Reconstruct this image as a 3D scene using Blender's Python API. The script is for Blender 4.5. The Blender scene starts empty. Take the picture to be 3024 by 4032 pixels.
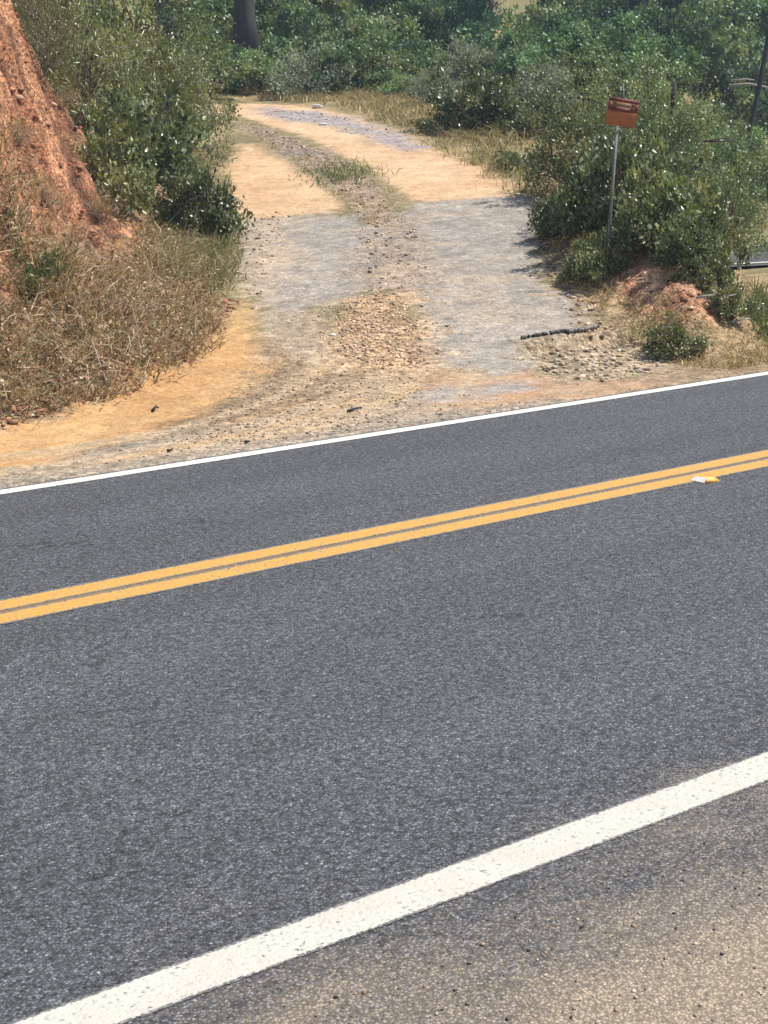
import bpy, math, random
import numpy as np
from mathutils import Vector, Matrix

S = bpy.context.scene
COL = S.collection
rng = np.random.default_rng(7)
random.seed(7)
R = math.radians

# ------------------------------------------------------------------ camera
F = 6000.0                      # focal length in photo pixels (photo is 3024 x 4032)
H = 1.70                        # eye height over the road
ROLL = math.atan(0.04)
HOR = 340 + 0.04 * (10300 - 1512)
PITCH = math.atan((2016 - HOR) / F * math.cos(ROLL))
_R0 = np.array([1, 0, 0.]); _U0 = np.array([0, math.sin(PITCH), math.cos(PITCH)])
FW = np.array([0, math.cos(PITCH), -math.sin(PITCH)])
RT = math.cos(ROLL) * _R0 - math.sin(ROLL) * _U0
UP = math.sin(ROLL) * _R0 + math.cos(ROLL) * _U0
CAM = np.array([0, 0, H])
cd = bpy.data.cameras.new('camera'); cam = bpy.data.objects.new('camera', cd); COL.objects.link(cam)
cd.sensor_fit = 'VERTICAL'; cd.sensor_height = 24; cd.lens = F / 4032 * 24
cd.clip_start = 0.05; cd.clip_end = 2000
m = Matrix.Identity(4)
for i in range(3):
    m[i][0] = RT[i]; m[i][1] = UP[i]; m[i][2] = -FW[i]; m[i][3] = CAM[i]
cam.matrix_world = m
S.camera = cam


def ray(x, y):
    d = (x - 1512) / F * RT - (y - 2016) / F * UP + FW
    return d / d[1]             # per metre of forward distance


def at(x, y, D):
    return CAM + ray(x, y) * D


# ------------------------------------------------------------------ numpy helpers
def sm(t):
    t = np.clip(t, 0, 1); return t * t * (3 - 2 * t)


def vnoise(x, y, seed=0):
    xi = np.floor(x).astype(np.int64); yi = np.floor(y).astype(np.int64)
    fx = sm(x - xi); fy = sm(y - yi)

    def h(a, b):
        n = (a * 374761393 + b * 668265263 + seed * 982451653) & 0x7fffffff
        n = ((n ^ (n >> 13)) * 1274126177) & 0x7fffffff
        n = (n ^ (n >> 16)) & 0xffff
        return n / 65535.0
    return ((h(xi, yi) * (1 - fx) + h(xi + 1, yi) * fx) * (1 - fy) +
            (h(xi, yi + 1) * (1 - fx) + h(xi + 1, yi + 1) * fx) * fy) * 2 - 1


def fbm(x, y, f=1.0, o=4, seed=0):
    r = 0; a = 1; t = 0
    for i in range(o):
        r = r + a * vnoise(x * f, y * f, seed + i); t += a; a *= .5; f *= 2.03
    return r / t


def seg_dist(X, Y, P, closed):
    d = np.full(X.shape, 1e9)
    n = len(P)
    for i in range(n if closed else n - 1):
        ax, ay = P[i]; bx, by = P[(i + 1) % n]
        vx, vy = bx - ax, by - ay
        t = np.clip(((X - ax) * vx + (Y - ay) * vy) / (vx * vx + vy * vy + 1e-12), 0, 1)
        d = np.minimum(d, np.hypot(X - ax - t * vx, Y - ay - t * vy))
    return d


def inside(X, Y, P):
    r = np.zeros(X.shape, bool); n = len(P)
    for i in range(n):
        ax, ay = P[i]; bx, by = P[(i + 1) % n]
        if ay == by: continue
        c = ((ay > Y) != (by > Y)) & (X < (bx - ax) * (Y - ay) / (by - ay) + ax)
        r ^= c
    return r


def sdist(X, Y, P):             # positive inside
    d = seg_dist(X, Y, P, True)
    return np.where(inside(X, Y, P), d, -d)


# ------------------------------------------------------------------ road frame
_vp = ray(10300, 340); TX, TY = _vp[0] / math.hypot(_vp[0], _vp[1]), _vp[1] / math.hypot(_vp[0], _vp[1])
NX, NY = -TY, TX                # across the road, away from the camera
Q_NEAR = (1.582 * H, 1.672 * H); Q_Y = (3.366 * H, 3.580 * H); Q_FAR = (4.872 * H, 4.962 * H)
QF = Q_FAR[1]; YA = .464 * (Q_Y[1] - Q_Y[0])


def q_of(X, Y): return X * NX + Y * NY


# ------------------------------------------------------------------ terrain
L_BASE = [(-60.0 * TX - 1.0, 0)] # replaced just below
bl = np.array([-2.75, 10.75])
L_LINE = [tuple(bl - np.array([TX, TY]) * 90), tuple(bl - np.array([TX, TY]) * 6), tuple(bl), (-2.05, 11.5), (-1.62, 12.3), (-1.42, 13.1), (-1.36, 14.0),
          (-1.6, 16.2), (-1.95, 19), (-2.35, 22), (-2.9, 25.5), (-3.8, 29), (-5.2, 32.2), (-7.6, 34.8), (-12, 36.8), (-30, 40), (-90, 48)]
L_POLY = L_LINE + [(-200, 60), (-200, -120)]
R_POLY = [(2.25, 20.5), (2.15, 18.6), (2.0, 16.3), (2.0, 14.9), (2.2, 13.8), (2.75, 13.15), (3.3, 13.35), (3.75, 13.9), (4.3, 16), (5.2, 19.5), (5.8, 23), (4.8, 26), (3.0, 25), (2.3, 23)]
WASH = [(900, 900), (901, 900), (900, 901)]


def zd(Y): return np.interp(Y, [10, 10.6, 13, 16, 20, 25, 30, 34, 38, 42], [0, 0, .15, .55, 1.15, 1.95, 2.72, 3.25, 3.62, 3.8])


def terrain(X, Y, detail=True):
    X = np.asarray(X, float); Y = np.asarray(Y, float)
    s = q_of(X, Y) - QF
    ridge = sm((.225 * Y + .2 - X) / 1.6)
    lowr = np.interp(Y, [0, 30, 36, 60], [0, 0, .35, 3.0])
    b = (zd(Y) * ridge + lowr * (1 - ridge)) * sm((s - .25) / 3.2)
    dl = sdist(X, Y, L_POLY)
    fl = np.interp(dl, [0, .25, .7, 1.37, 1.76, 2.15, 2.6, 3.5, 12, 60], [0, .06, .26, .86, 2.0, 3.1, 4.2, 5.2, 6.6, 12])
    far = sm((Y - 16) / 8)
    fl2 = np.interp(dl, [0, .5, 1.5, 3, 6, 12, 60], [0, .25, .9, 1.7, 2.6, 4, 10])
    zl = np.where(dl > 0, fl * (1 - far) + fl2 * far, 0)
    dr = sdist(X, Y, R_POLY)
    zr = np.where(dr > 0, np.interp(dr, [0, .15, .4, .75, 1.1, 2], [0, .03, .16, .46, .70, .9]), 0) * (1 - .6 * sm((Y - 17) / 5))
    hill = np.maximum(0, s - 23) * .2
    hill = np.minimum(hill, 22 + 0 * hill) * sm((s - 18) / 8)
    z = b + zl + zr + hill
    off = sm((s - .15) / .9)
    if detail:
        bank = sm(dl / .5) + sm(dr / .4)
        drv = 1 - np.clip(bank, 0, 1)
        z = z + off * (fbm(X, Y, .55, 3, 3) * .10 * (.25 + .75 * (1 - drv)) + fbm(X, Y, 5, 3, 9) * (.012 + .07 * (1 - drv)))
        z = z + fbm(X * .8, Y * .8, 9, 2, 14) * .05 * np.clip(bank, 0, 1)
        z = z + off * sm((s - 24) / 10) * fbm(X, Y, .12, 3, 21) * .8
        rg = np.clip(sm((dl - .7) / .8), 0, 1) * (1 - far)
        z = z + rg * (np.floor(fbm(X, Y, 2.1, 3, 67) * 5) * .055 + fbm(X + .6 * Y, Y, 1.3, 4, 51) * .65 + np.abs(fbm(X * 1.6, Y, 2.6, 4, 57)) * .55 - .2)
        # broken asphalt lip beside the driveway mouth
        dw = sdist(X, Y, WASH)
        de = seg_dist(X, Y, WASH[:3], False)
        z = z - np.where(dw > 0, .12 * sm(dw / .04) * np.exp(-(de / .35) ** 2), 0)
    return np.where(s < .15, 0, z) - .03 * (1 - sm((s + .03) / .10)) + .006 * sm((s + .03) / .12)


def hit(px, py, lo=9.0, hi=75.0):
    """where a sight line through the photo meets the ground"""
    d = ray(px, py); D = np.arange(lo, hi, .02)
    z = H + d[2] * D
    g = terrain(d[0] * D, d[1] * D)
    k = np.argmax(z <= g)
    if not (z <= g).any(): k = len(D) - 1
    return d[0] * D[k], D[k]


def poly(pts): return [hit(x, y) for x, y in pts]


def spot(px, D):
    """ground point at forward distance D under photo column px"""
    x = at(px, 700, D)[0]
    for _ in range(3):
        z = float(terrain(np.array([x]), np.array([D]))[0])
        r = (H - z) / D
        py = 2016 + F * (math.tan(math.atan(r) - PITCH))
        x = at(px, py, D)[0]
    return x, D, z


# ------------------------------------------------------------------ mesh helpers
def mesh(name, V, Fc, mat=None, parent=None, col=None, smooth=False, loc=None):
    V = np.asarray(V, np.float32); me = bpy.data.meshes.new(name)
    Fc = np.asarray(Fc, np.int32)
    k = Fc.shape[1]
    me.vertices.add(len(V)); me.vertices.foreach_set('co', V.ravel())
    me.loops.add(Fc.size); me.loops.foreach_set('vertex_index', Fc.ravel())
    me.polygons.add(len(Fc)); me.polygons.foreach_set('loop_start', np.arange(0, Fc.size, k, dtype=np.int32))
    me.polygons.foreach_set('loop_total', np.full(len(Fc), k, np.int32))
    if smooth: me.polygons.foreach_set('use_smooth', np.ones(len(Fc), bool))
    me.update(calc_edges=True)
    if col is not None:
        a = me.color_attributes.new('Col', 'FLOAT_COLOR', 'POINT')
        c = np.ones((len(V), 4), np.float32); c[:, :3] = col; a.data.foreach_set('color', c.ravel())
    o = bpy.data.objects.new(name, me); COL.objects.link(o)
    if mat: me.materials.append(mat)
    if parent: o.parent = parent
    if loc is not None: o.location = loc
    return o


def tag(o, label=None, cat=None, group=None, kind=None):
    if label: o['label'] = label
    if cat: o['category'] = cat
    if group: o['group'] = group
    if kind: o['kind'] = kind
    return o


def empty(name, loc, rz=0):
    o = bpy.data.objects.new(name, None); COL.objects.link(o); o.location = loc; o.rotation_euler.z = rz
    o.empty_display_size = .2
    return o


class MB:
    def __init__(s): s.v = []; s.f = []; s.n = 0

    def add(s, v, f):
        s.v.append(np.asarray(v, float)); s.f.append(np.asarray(f) + s.n); s.n += len(v)

    def box(s, c, d, rot=None, bev=0):
        sx, sy, sz = [k / 2 for k in d]
        if bev:
            import bmesh
            bm = bmesh.new(); bmesh.ops.create_cube(bm, size=1, matrix=Matrix.Diagonal((d[0], d[1], d[2], 1)))
            bmesh.ops.bevel(bm, geom=bm.edges[:], offset=bev, segments=2, affect='EDGES')
            bmesh.ops.triangulate(bm, faces=bm.faces[:])
            bm.verts.ensure_lookup_table()
            v = np.array([x.co[:] for x in bm.verts]); f = np.array([[x.index for x in p.verts] for p in bm.faces]); bm.free()
        else:
            v = np.array([(x, y, z) for x in (-sx, sx) for y in (-sy, sy) for z in (-sz, sz)])
            q = [(0, 1, 3, 2), (4, 6, 7, 5), (0, 4, 5, 1), (2, 3, 7, 6), (0, 2, 6, 4), (1, 5, 7, 3)]
            f = np.array([t for a in q for t in ((a[0], a[1], a[2]), (a[0], a[2], a[3]))])
        if rot is not None: v = v @ np.array(rot).T
        s.add(v + np.array(c), f)

    def tube(s, P, rad, n=6):
        P = np.asarray(P, float); rad = np.broadcast_to(np.asarray(rad, float), (len(P),))
        T = np.gradient(P, axis=0); T /= np.linalg.norm(T, axis=1)[:, None] + 1e-9
        ref = np.array([.3, .9, .2]) if abs(T[0][1]) < .8 else np.array([1, 0, .1])
        V = []
        for p, t, r in zip(P, T, rad):
            a = np.cross(t, ref); a /= np.linalg.norm(a); b = np.cross(t, a)
            for k in range(n):
                w = 2 * math.pi * k / n; V.append(p + r * (math.cos(w) * a + math.sin(w) * b))
        f = []
        for i in range(len(P) - 1):
            for k in range(n):
                a, b = i * n + k, i * n + (k + 1) % n
                f += [(a, b, b + n), (a, b + n, a + n)]
        m0 = len(V); V.append(P[0]); V.append(P[-1])
        for k in range(n):
            f.append((m0, (k + 1) % n, k)); e = (len(P) - 1) * n
            f.append((m0 + 1, e + k, e + (k + 1) % n))
        s.add(V, f)

    def build(s, name, mat, parent=None, smooth=False, col=None):
        return mesh(name, np.concatenate(s.v), np.concatenate(s.f), mat, parent, col, smooth)


# ------------------------------------------------------------------ materials
def mat(name):
    m = bpy.data.materials.new(name); m.use_nodes = True
    nt = m.node_tree; b = nt.nodes['Principled BSDF']
    return m, nt, b


def N(nt, t, **k):
    n = nt.nodes.new(t)
    for a, v in k.items():
        if a == 'inp':
            for i, x in v.items(): n.inputs[i].default_value = x
        else: setattr(n, a, v)
    return n


def ramp(nt, stops):
    n = nt.nodes.new('ShaderNodeValToRGB'); e = n.color_ramp.elements
    while len(e) < len(stops): e.new(.5)
    for x, (p, c) in zip(e, stops): x.position = p; x.color = (*c, 1) if len(c) == 3 else c
    return n


def mix(nt, fac, a, b, mode='MIX'):
    n = nt.nodes.new('ShaderNodeMix'); n.data_type = 'RGBA'; n.blend_type = mode; n.clamp_factor = True
    for i, v in ((0, fac), (6, a), (7, b)):
        if hasattr(v, 'is_linked') or hasattr(v, 'links'): nt.links.new(v, n.inputs[i])
        else: n.inputs[i].default_value = v if i == 0 else ((*v, 1) if len(v) == 3 else v)
    return n.outputs[2]


def math_n(nt, op, a, b=None, clamp=False):
    n = nt.nodes.new('ShaderNodeMath'); n.operation = op; n.use_clamp = clamp
    for i, v in ((0, a), (1, b)):
        if v is None: continue
        if hasattr(v, 'links'): nt.links.new(v, n.inputs[i])
        else: n.inputs[i].default_value = v
    return n.outputs[0]


def noise(nt, vec, scale, det=4, rough=.6):
    n = N(nt, 'ShaderNodeTexNoise', inp={'Scale': scale, 'Detail': det, 'Roughness': rough})
    nt.links.new(vec, n.inputs['Vector']); return n.outputs['Fac']


def maprange(nt, v, a, b, c=0., d=1.):
    n = N(nt, 'ShaderNodeMapRange', inp={1: a, 2: b, 3: c, 4: d}); nt.links.new(v, n.inputs[0]); return n.outputs[0]


def asphalt_mat():
    m, nt, b = mat('asphalt'); L = nt.links.new
    co = N(nt, 'ShaderNodeTexCoord').outputs['Object']
    sep = N(nt, 'ShaderNodeSeparateXYZ'); L(co, sep.inputs[0])
    v1 = N(nt, 'ShaderNodeTexVoronoi', inp={'Scale': 135.}); L(co, v1.inputs['Vector'])
    bw = N(nt, 'ShaderNodeSeparateColor'); L(v1.outputs['Color'], bw.inputs[0])
    st = ramp(nt, [(0, (.037, .038, .041)), (.42, (.097, .100, .107)), (.85, (.162, .166, .176)), (.98, (.225, .23, .24)), (1, (.36, .36, .37))])
    L(bw.outputs[0], st.inputs[0])
    d = maprange(nt, v1.outputs['Distance'], .25, .62, 1., .32)
    c = mix(nt, 1., st.outputs[0], (1, 1, 1), 'MULTIPLY')
    gap = mix(nt, d, (.024, .024, .024), c)
    mp = N(nt, 'ShaderNodeMapping'); mp.inputs['Scale'].default_value = (.22, 1.6, 1); L(co, mp.inputs[0])
    big = noise(nt, mp.outputs[0], 1.0, 5, .6); tone = maprange(nt, big, .3, .7, .84, 1.16)
    mp2 = N(nt, 'ShaderNodeMapping'); mp2.inputs['Scale'].default_value = (.5, 1., 1); L(co, mp2.inputs[0])
    vc = N(nt, 'ShaderNodeTexVoronoi', feature='DISTANCE_TO_EDGE', inp={'Scale': .55}); wv = N(nt, 'ShaderNodeVectorMath', operation='ADD')
    nz = N(nt, 'ShaderNodeTexNoise', inp={'Scale': 2.2, 'Detail': 6.}); L(co, nz.inputs['Vector']); L(mp2.outputs[0], wv.inputs[0]); L(nz.outputs['Color'], wv.inputs[1]); L(wv.outputs[0], vc.inputs['Vector'])
    crk = math_n(nt, 'MULTIPLY', maprange(nt, vc.outputs['Distance'], .0, .006, 1., 0.), maprange(nt, noise(nt, co, .9, 2), .52, .60))
    tone = math_n(nt, 'MULTIPLY', tone, math_n(nt, 'SUBTRACT', 1., math_n(nt, 'MULTIPLY', crk, .55)))
    mid = noise(nt, co, 34., 3, .6); tone2 = maprange(nt, mid, .3, .7, .60, 1.42)
    tt = math_n(nt, 'MULTIPLY', tone, tone2)
    cc = N(nt, 'ShaderNodeVectorMath', operation='SCALE'); L(gap, cc.inputs[0]); L(tt, cc.inputs['Scale'])
    # tan grit that has settled on the near shoulder
    mp3 = N(nt, 'ShaderNodeMapping'); mp3.inputs['Scale'].default_value = (.7, 1.3, 1); L(co, mp3.inputs[0])
    n1 = noise(nt, mp3.outputs[0], 1.5, 7, .68); n2 = noise(nt, co, 55., 3, .6)
    e = math_n(nt, 'ADD', sep.outputs[1], math_n(nt, 'MULTIPLY', math_n(nt, 'SUBTRACT', n1, .5), 1.9))
    f1 = maprange(nt, e, 2.95, 1.85); f2 = math_n(nt, 'SUBTRACT', math_n(nt, 'MULTIPLY', f1, 1.45), math_n(nt, 'MULTIPLY', bw.outputs[2], .5), clamp=True)
    f3 = math_n(nt, 'MULTIPLY', f2, maprange(nt, n2, .25, .55, .45, 1.))
    grit = mix(nt, maprange(nt, bw.outputs[1], 0, 1), (.31, .24, .165), (.55, .44, .315))
    grit2 = mix(nt, d, (.10, .08, .058), grit)
    fin = mix(nt, f3, cc.outputs[0], grit2)
    L(fin, b.inputs['Base Color']); b.inputs['Roughness'].default_value = .82; b.inputs['Specular IOR Level'].default_value = .3
    bp = N(nt, 'ShaderNodeBump', inp={'Strength': .55, 'Distance': .004}); L(d, bp.inputs['Height']); L(bp.outputs[0], b.inputs['Normal'])
    return m


def paint_mat(name, c1, c2, q0, q1, wear=.5, edge=.2):
    """road paint between q0 and q1 across the road, worn through over stones and at its edges"""
    m, nt, b = mat(name); L = nt.links.new
    co = N(nt, 'ShaderNodeTexCoord').outputs['Object']
    sep = N(nt, 'ShaderNodeSeparateXYZ'); L(co, sep.inputs[0])
    v = N(nt, 'ShaderNodeTexVoronoi', inp={'Scale': 118.}); L(co, v.inputs['Vector'])
    sc = N(nt, 'ShaderNodeSeparateColor'); L(v.outputs['Color'], sc.inputs[0])
    n1 = noise(nt, co, 60., 4, .7); n2 = noise(nt, co, 4., 5, .65)
    mid = (q0 + q1) / 2; hw = (q1 - q0) / 2
    e = math_n(nt, 'ABSOLUTE', math_n(nt, 'DIVIDE', math_n(nt, 'SUBTRACT', sep.outputs[1], mid), hw))
    ed = maprange(nt, e, 1. - edge, 1., 0., .62)
    h = math_n(nt, 'ADD', math_n(nt, 'MULTIPLY', sc.outputs[0], .30), math_n(nt, 'ADD', math_n(nt, 'MULTIPLY', n1, .75), math_n(nt, 'MULTIPLY', n2, .35)))
    h = math_n(nt, 'SUBTRACT', h, ed)
    k = maprange(nt, h, .385 + .1 * wear, .525 + .1 * wear)
    base = mix(nt, maprange(nt, n2, .3, .7), c1, c2)
    base = mix(nt, maprange(nt, n1, .35, .6, .25, 0.), base, (.30, .27, .23))
    under = mix(nt, sc.outputs[1], (.075, .075, .075), (.22, .215, .2))
    L(mix(nt, k, under, base), b.inputs['Base Color']); b.inputs['Roughness'].default_value = .75
    bp = N(nt, 'ShaderNodeBump', inp={'Strength': .5, 'Distance': .003}); L(math_n(nt, 'SUBTRACT', 1., v.outputs['Distance']), bp.inputs['Height']); L(bp.outputs[0], b.inputs['Normal'])
    return m


def soil_mat():
    m, nt, b = mat('soil'); L = nt.links.new
    co = N(nt, 'ShaderNodeTexCoord').outputs['Object']
    at_ = N(nt, 'ShaderNodeAttribute', attribute_name='Col')
    n1 = noise(nt, co, 3.5, 6, .65); n2 = noise(nt, co, 28., 4, .7)
    v = N(nt, 'ShaderNodeTexVoronoi', inp={'Scale': 32.}); L(co, v.inputs['Vector'])
    sc = N(nt, 'ShaderNodeSeparateColor'); L(v.outputs['Color'], sc.inputs[0])
    t = math_n(nt, 'MULTIPLY', maprange(nt, n1, .3, .7, .84, 1.14), maprange(nt, n2, .3, .7, .76, 1.22))
    rough = at_.outputs['Alpha']                    # how stony this soil is
    peb = maprange(nt, sc.outputs[0], 0, 1, .45, 1.5)
    pe = math_n(nt, 'ADD', 1., math_n(nt, 'MULTIPLY', rough, math_n(nt, 'SUBTRACT', peb, 1.)))
    t = math_n(nt, 'MULTIPLY', t, pe)
    n5 = noise(nt, co, 8., 7, .72); rg = maprange(nt, n5, .36, .62, .48, 1.38)
    t = math_n(nt, 'MULTIPLY', t, math_n(nt, 'ADD', 1., math_n(nt, 'MULTIPLY', math_n(nt, 'MULTIPLY', rough, .9), math_n(nt, 'SUBTRACT', rg, 1.))))
    s = N(nt, 'ShaderNodeVectorMath', operation='SCALE'); L(at_.outputs['Color'], s.inputs[0]); L(t, s.inputs['Scale'])
    L(s.outputs[0], b.inputs['Base Color']); b.inputs['Roughness'].default_value = .95; b.inputs['Specular IOR Level'].default_value = .15
    hgt = math_n(nt, 'ADD', math_n(nt, 'ADD', n2, math_n(nt, 'MULTIPLY', math_n(nt, 'MULTIPLY', n5, rough), 3.)), math_n(nt, 'MULTIPLY', math_n(nt, 'MULTIPLY', rough, 1.5), math_n(nt, 'SUBTRACT', 1., v.outputs['Distance'])))
    bp = N(nt, 'ShaderNodeBump', inp={'Strength': .6, 'Distance': .03}); L(hgt, bp.inputs['Height']); L(bp.outputs[0], b.inputs['Normal'])
    return m


def leaf_mat(name, rough=.38, trans=.25, spec=.5):
    m, nt, b = mat(name); L = nt.links.new
    at_ = N(nt, 'ShaderNodeAttribute', attribute_name='Col')
    oi = N(nt, 'ShaderNodeObjectInfo')
    hs = N(nt, 'ShaderNodeHueSaturation', inp={'Hue': .5, 'Saturation': 1., 'Value': 1.})
    L(maprange(nt, oi.outputs['Random'], 0, 1, .485, .515), hs.inputs['Hue'])
    L(maprange(nt, oi.outputs['Random'], 0, 1, .82, 1.2), hs.inputs['Value'])
    L(at_.outputs['Color'], hs.inputs['Color'])
    L(hs.outputs[0], b.inputs['Base Color']); b.inputs['Roughness'].default_value = rough
    b.inputs['Specular IOR Level'].default_value = spec
    if trans:
        tr = N(nt, 'ShaderNodeBsdfTranslucent')
        g = mix(nt, 1., hs.outputs[0], (1.5, 1.5, .6), 'MULTIPLY'); L(g, tr.inputs[0])
        mx = N(nt, 'ShaderNodeMixShader', inp={0: trans}); L(b.outputs[0], mx.inputs[1]); L(tr.outputs[0], mx.inputs[2])
        L(mx.outputs[0], nt.nodes['Material Output'].inputs[0])
    return m


def plain_mat(name, c1, c2, scale=8., rough=.85, metal=0., stretch=None, bump=.4):
    m, nt, b = mat(name); L = nt.links.new
    co = N(nt, 'ShaderNodeTexCoord').outputs['Object']
    if stretch:
        mp = N(nt, 'ShaderNodeMapping'); mp.inputs['Scale'].default_value = stretch; L(co, mp.inputs[0]); co = mp.outputs[0]
    n = noise(nt, co, scale, 5, .65)
    L(mix(nt, maprange(nt, n, .32, .68), c1, c2), b.inputs['Base Color'])
    b.inputs['Roughness'].default_value = rough; b.inputs['Metallic'].default_value = metal
    bp = N(nt, 'ShaderNodeBump', inp={'Strength': bump, 'Distance': .02}); L(n, bp.inputs['Height']); L(bp.outputs[0], b.inputs['Normal'])
    return m


M = dict(
    asphalt=asphalt_mat(), soil=soil_mat(),
    white=paint_mat('white_paint', (.56, .53, .455), (.47, .44, .375), *Q_NEAR, .55, .16),
    white_old=paint_mat('white_paint_worn', (.74, .71, .63), (.60, .57, .50), *Q_FAR, .55, .3),
    white_far=paint_mat('white_paint_far', (.58, .56, .49), (.5, .48, .42), -50, 50, .0, .01),
    yellow=paint_mat('yellow_paint', (.58, .305, .036), (.50, .265, .042), Q_Y[0], Q_Y[0] + YA, .85, .30),
    yellow_b=paint_mat('yellow_paint_far_stripe', (.58, .305, .036), (.50, .265, .042), Q_Y[1] - YA, Q_Y[1], .85, .30),
    leaf=leaf_mat('waxy_leaf', .33, .22, .5), leaf_far=leaf_mat('shrub_leaf', .45, .22, .4), needle=leaf_mat('pine_needle', .5, .12),
    dry=leaf_mat('dry_stalk', .8, .15, .2), stone=leaf_mat('stone', .9, 0, .2),
    bark=plain_mat('bark', (.018, .017, .018), (.055, .05, .048), 9., stretch=(1, 1, .18)),  # shade from the pine crowns is put into this dark trunk colour
    twig=plain_mat('twig_bark', (.10, .075, .06), (.22, .18, .15), 14.),
    redbark=plain_mat('red_bark', (.08, .035, .025), (.17, .09, .06), 10.),
    pale=plain_mat('bleached_wood', (.24, .21, .18), (.40, .36, .31), 12., stretch=(1, 1, .3)),
    char=plain_mat('charred_wood', (.012, .012, .014), (.04, .038, .036), 12.),
    rust=plain_mat('rusty_plate', (.50, .185, .055), (.38, .12, .04), 26., .75),
    maroon=plain_mat('maroon_plate', (.11, .025, .025), (.20, .05, .04), 20., .7),
    faded=plain_mat('faded_plate', (.17, .12, .06), (.24, .17, .10), 20., .8),
    steel=plain_mat('weathered_steel', (.10, .105, .10), (.19, .19, .18), 18., .65, .0),
    darksteel=plain_mat('dark_steel', (.05, .055, .05), (.10, .10, .09), 18., .6, .3),
    amber=plain_mat('amber_plastic', (.80, .38, .06), (.85, .45, .10), 30., .35),
    lens=plain_mat('lens_plastic', (.80, .76, .68), (.85, .82, .76), 40., .2),
    rock=plain_mat('dark_rock', (.022, .016, .02), (.06, .045, .05), 5.),
    paler=plain_mat('pale_rock', (.45, .43, .40), (.62, .60, .55), 7.),
)

# ------------------------------------------------------------------ ground sheet
def axis(lo, a, b, hi, step, grow=1.16):
    c = list(np.arange(a, b + 1e-6, step)); s = step; x = b
    while x < hi: s *= grow; x += s; c.append(x)
    s = step; x = a; pre = []
    while x > lo: s *= grow; x -= s; pre.append(x)
    return np.array(pre[::-1] + c)


gx = axis(-420, -6.6, 7.6, 420, .06); gy = axis(-260, 9.0, 41, 600, .065)
GX, GY = np.meshgrid(gx, gy)
GZ = terrain(GX, GY)
sG = q_of(GX, GY) - QF
GZ = np.where((sG < .04) & (np.hypot(GX, GY) > 120), -.05, GZ)

WASH = poly([(2070, 1345), (2200, 1325), (2420, 1300), (2560, 1350), (2600, 1440), (2480, 1490), (2300, 1500), (2170, 1480), (2110, 1420)])
GZ = np.where((GX > 0) & (GX < 5) & (GY > 11) & (GY < 15), terrain(GX, GY), GZ)
# surface patches, outlined on the ground
P_ASPH = poly([(915, 872), (1300, 838), (1420, 850), (1490, 900), (1560, 835), (1640, 797), (2110, 765), (2165, 900), (2125, 1050), (2150, 1160), (2290, 1200), (2310, 1305), (2075, 1340), (2150, 1440), (1980, 1470), (1700, 1450), (1660, 1300), (1620, 1190), (1500, 1150), (1340, 1195), (1060, 1275), (1000, 1180), (930, 1100)])
P_CEN = poly([(1470, 870), (1630, 850), (1700, 980), (1670, 1190), (1560, 1160), (1400, 1170), (1430, 1000)])
P_WASHL = poly([(930, 870), (1180, 850), (1130, 1000), (1060, 1250), (990, 1190), (940, 1100)])
P_REDGE = poly([(2090, 800), (2200, 830), (2260, 1000), (2400, 1200), (2420, 1300), (2290, 1310), (2200, 1190), (2140, 1050)])
P_MIX = poly([(1000, 1240), (1340, 1190), (1340, 1410), (1250, 1430), (1100, 1400), (1030, 1330)])
P_GRAV = poly([(1330, 1230), (1420, 1165), (1550, 1150), (1635, 1240), (1665, 1400), (1690, 1450), (1500, 1445), (1330, 1400)])
P_LTRK = poly([(900, 872), (900, 640), (960, 565), (1100, 615), (1250, 710), (1360, 800), (1330, 838)])
P_RTRK = poly([(830, 440), (850, 398), (1000, 408), (1300, 432), (1560, 520), (1750, 610), (1900, 660), (2020, 740), (1990, 790), (1640, 797), (1560, 750), (1440, 655), (1250, 560), (1000, 475)])
P_GREYB = poly([(1020, 425), (1270, 440), (1500, 500), (1680, 580), (1600, 590), (1400, 530), (1200, 480), (1030, 455)])
P_MED = poly([(930, 480), (1150, 535), (1300, 610), (1450, 690), (1550, 770), (1570, 860), (1490, 900), (1430, 880), (1360, 800), (1250, 700), (1080, 590)])
P_ORNG = poly([(1010, 1215), (960, 1180), (870, 1280), (700, 1430), (420, 1550), (200, 1640), (0, 1700), (-300, 1760), (-300, 1930), (0, 1850), (300, 1790), (600, 1690), (800, 1610), (960, 1510), (1040, 1390), (1030, 1290)])
P_RSTR = poly([(1560, 1560), (1660, 1480), (2100, 1462), (2160, 1500), (2660, 1500), (2350, 1560), (1700, 1620)])
P_GSTR = poly([(1600, 1560), (1700, 1520), (2050, 1505), (2120, 1530), (1900, 1575), (1650, 1590)])
P_LRED = poly([(-250, -40), (80, -40), (190, 230), (320, 580), (455, 880), (330, 900), (230, 850), (110, 740), (0, 680), (-250, 640)])
P_RRED = poly([(2340, 930), (2470, 930), (2640, 1020), (2860, 1180), (2800, 1290), (2640, 1260), (2480, 1200), (2400, 1110)])

fine = (GX > -9) & (GX < 9) & (GY > 8) & (GY < 60)
n1 = fbm(GX, GY, 1.3, 4, 31); n2 = fbm(GX, GY, 6, 3, 37); n3 = fbm(GX, GY, 14, 2, 41)


def m_of(P, soft=.12, wob=.16, bias=0.):
    d = np.full(GX.shape, -9.); d[fine] = sdist(GX[fine], GY[fine], P)
    return sm((d + bias + wob * 1.3 * (.4 * n1 + .45 * n2 + .4 * n3)) / (soft * 1.7) + .5)


C = np.empty(GX.shape + (3,)); ST = np.full(GX.shape, .5)
dry = np.array([.33, .25, .13]); olive = np.array([.20, .17, .085]); litter = np.array([.20, .135, .08])
t = sm(n1 * 1.6 + .5)[..., None]
C[:] = dry * t + olive * (1 - t)


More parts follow.
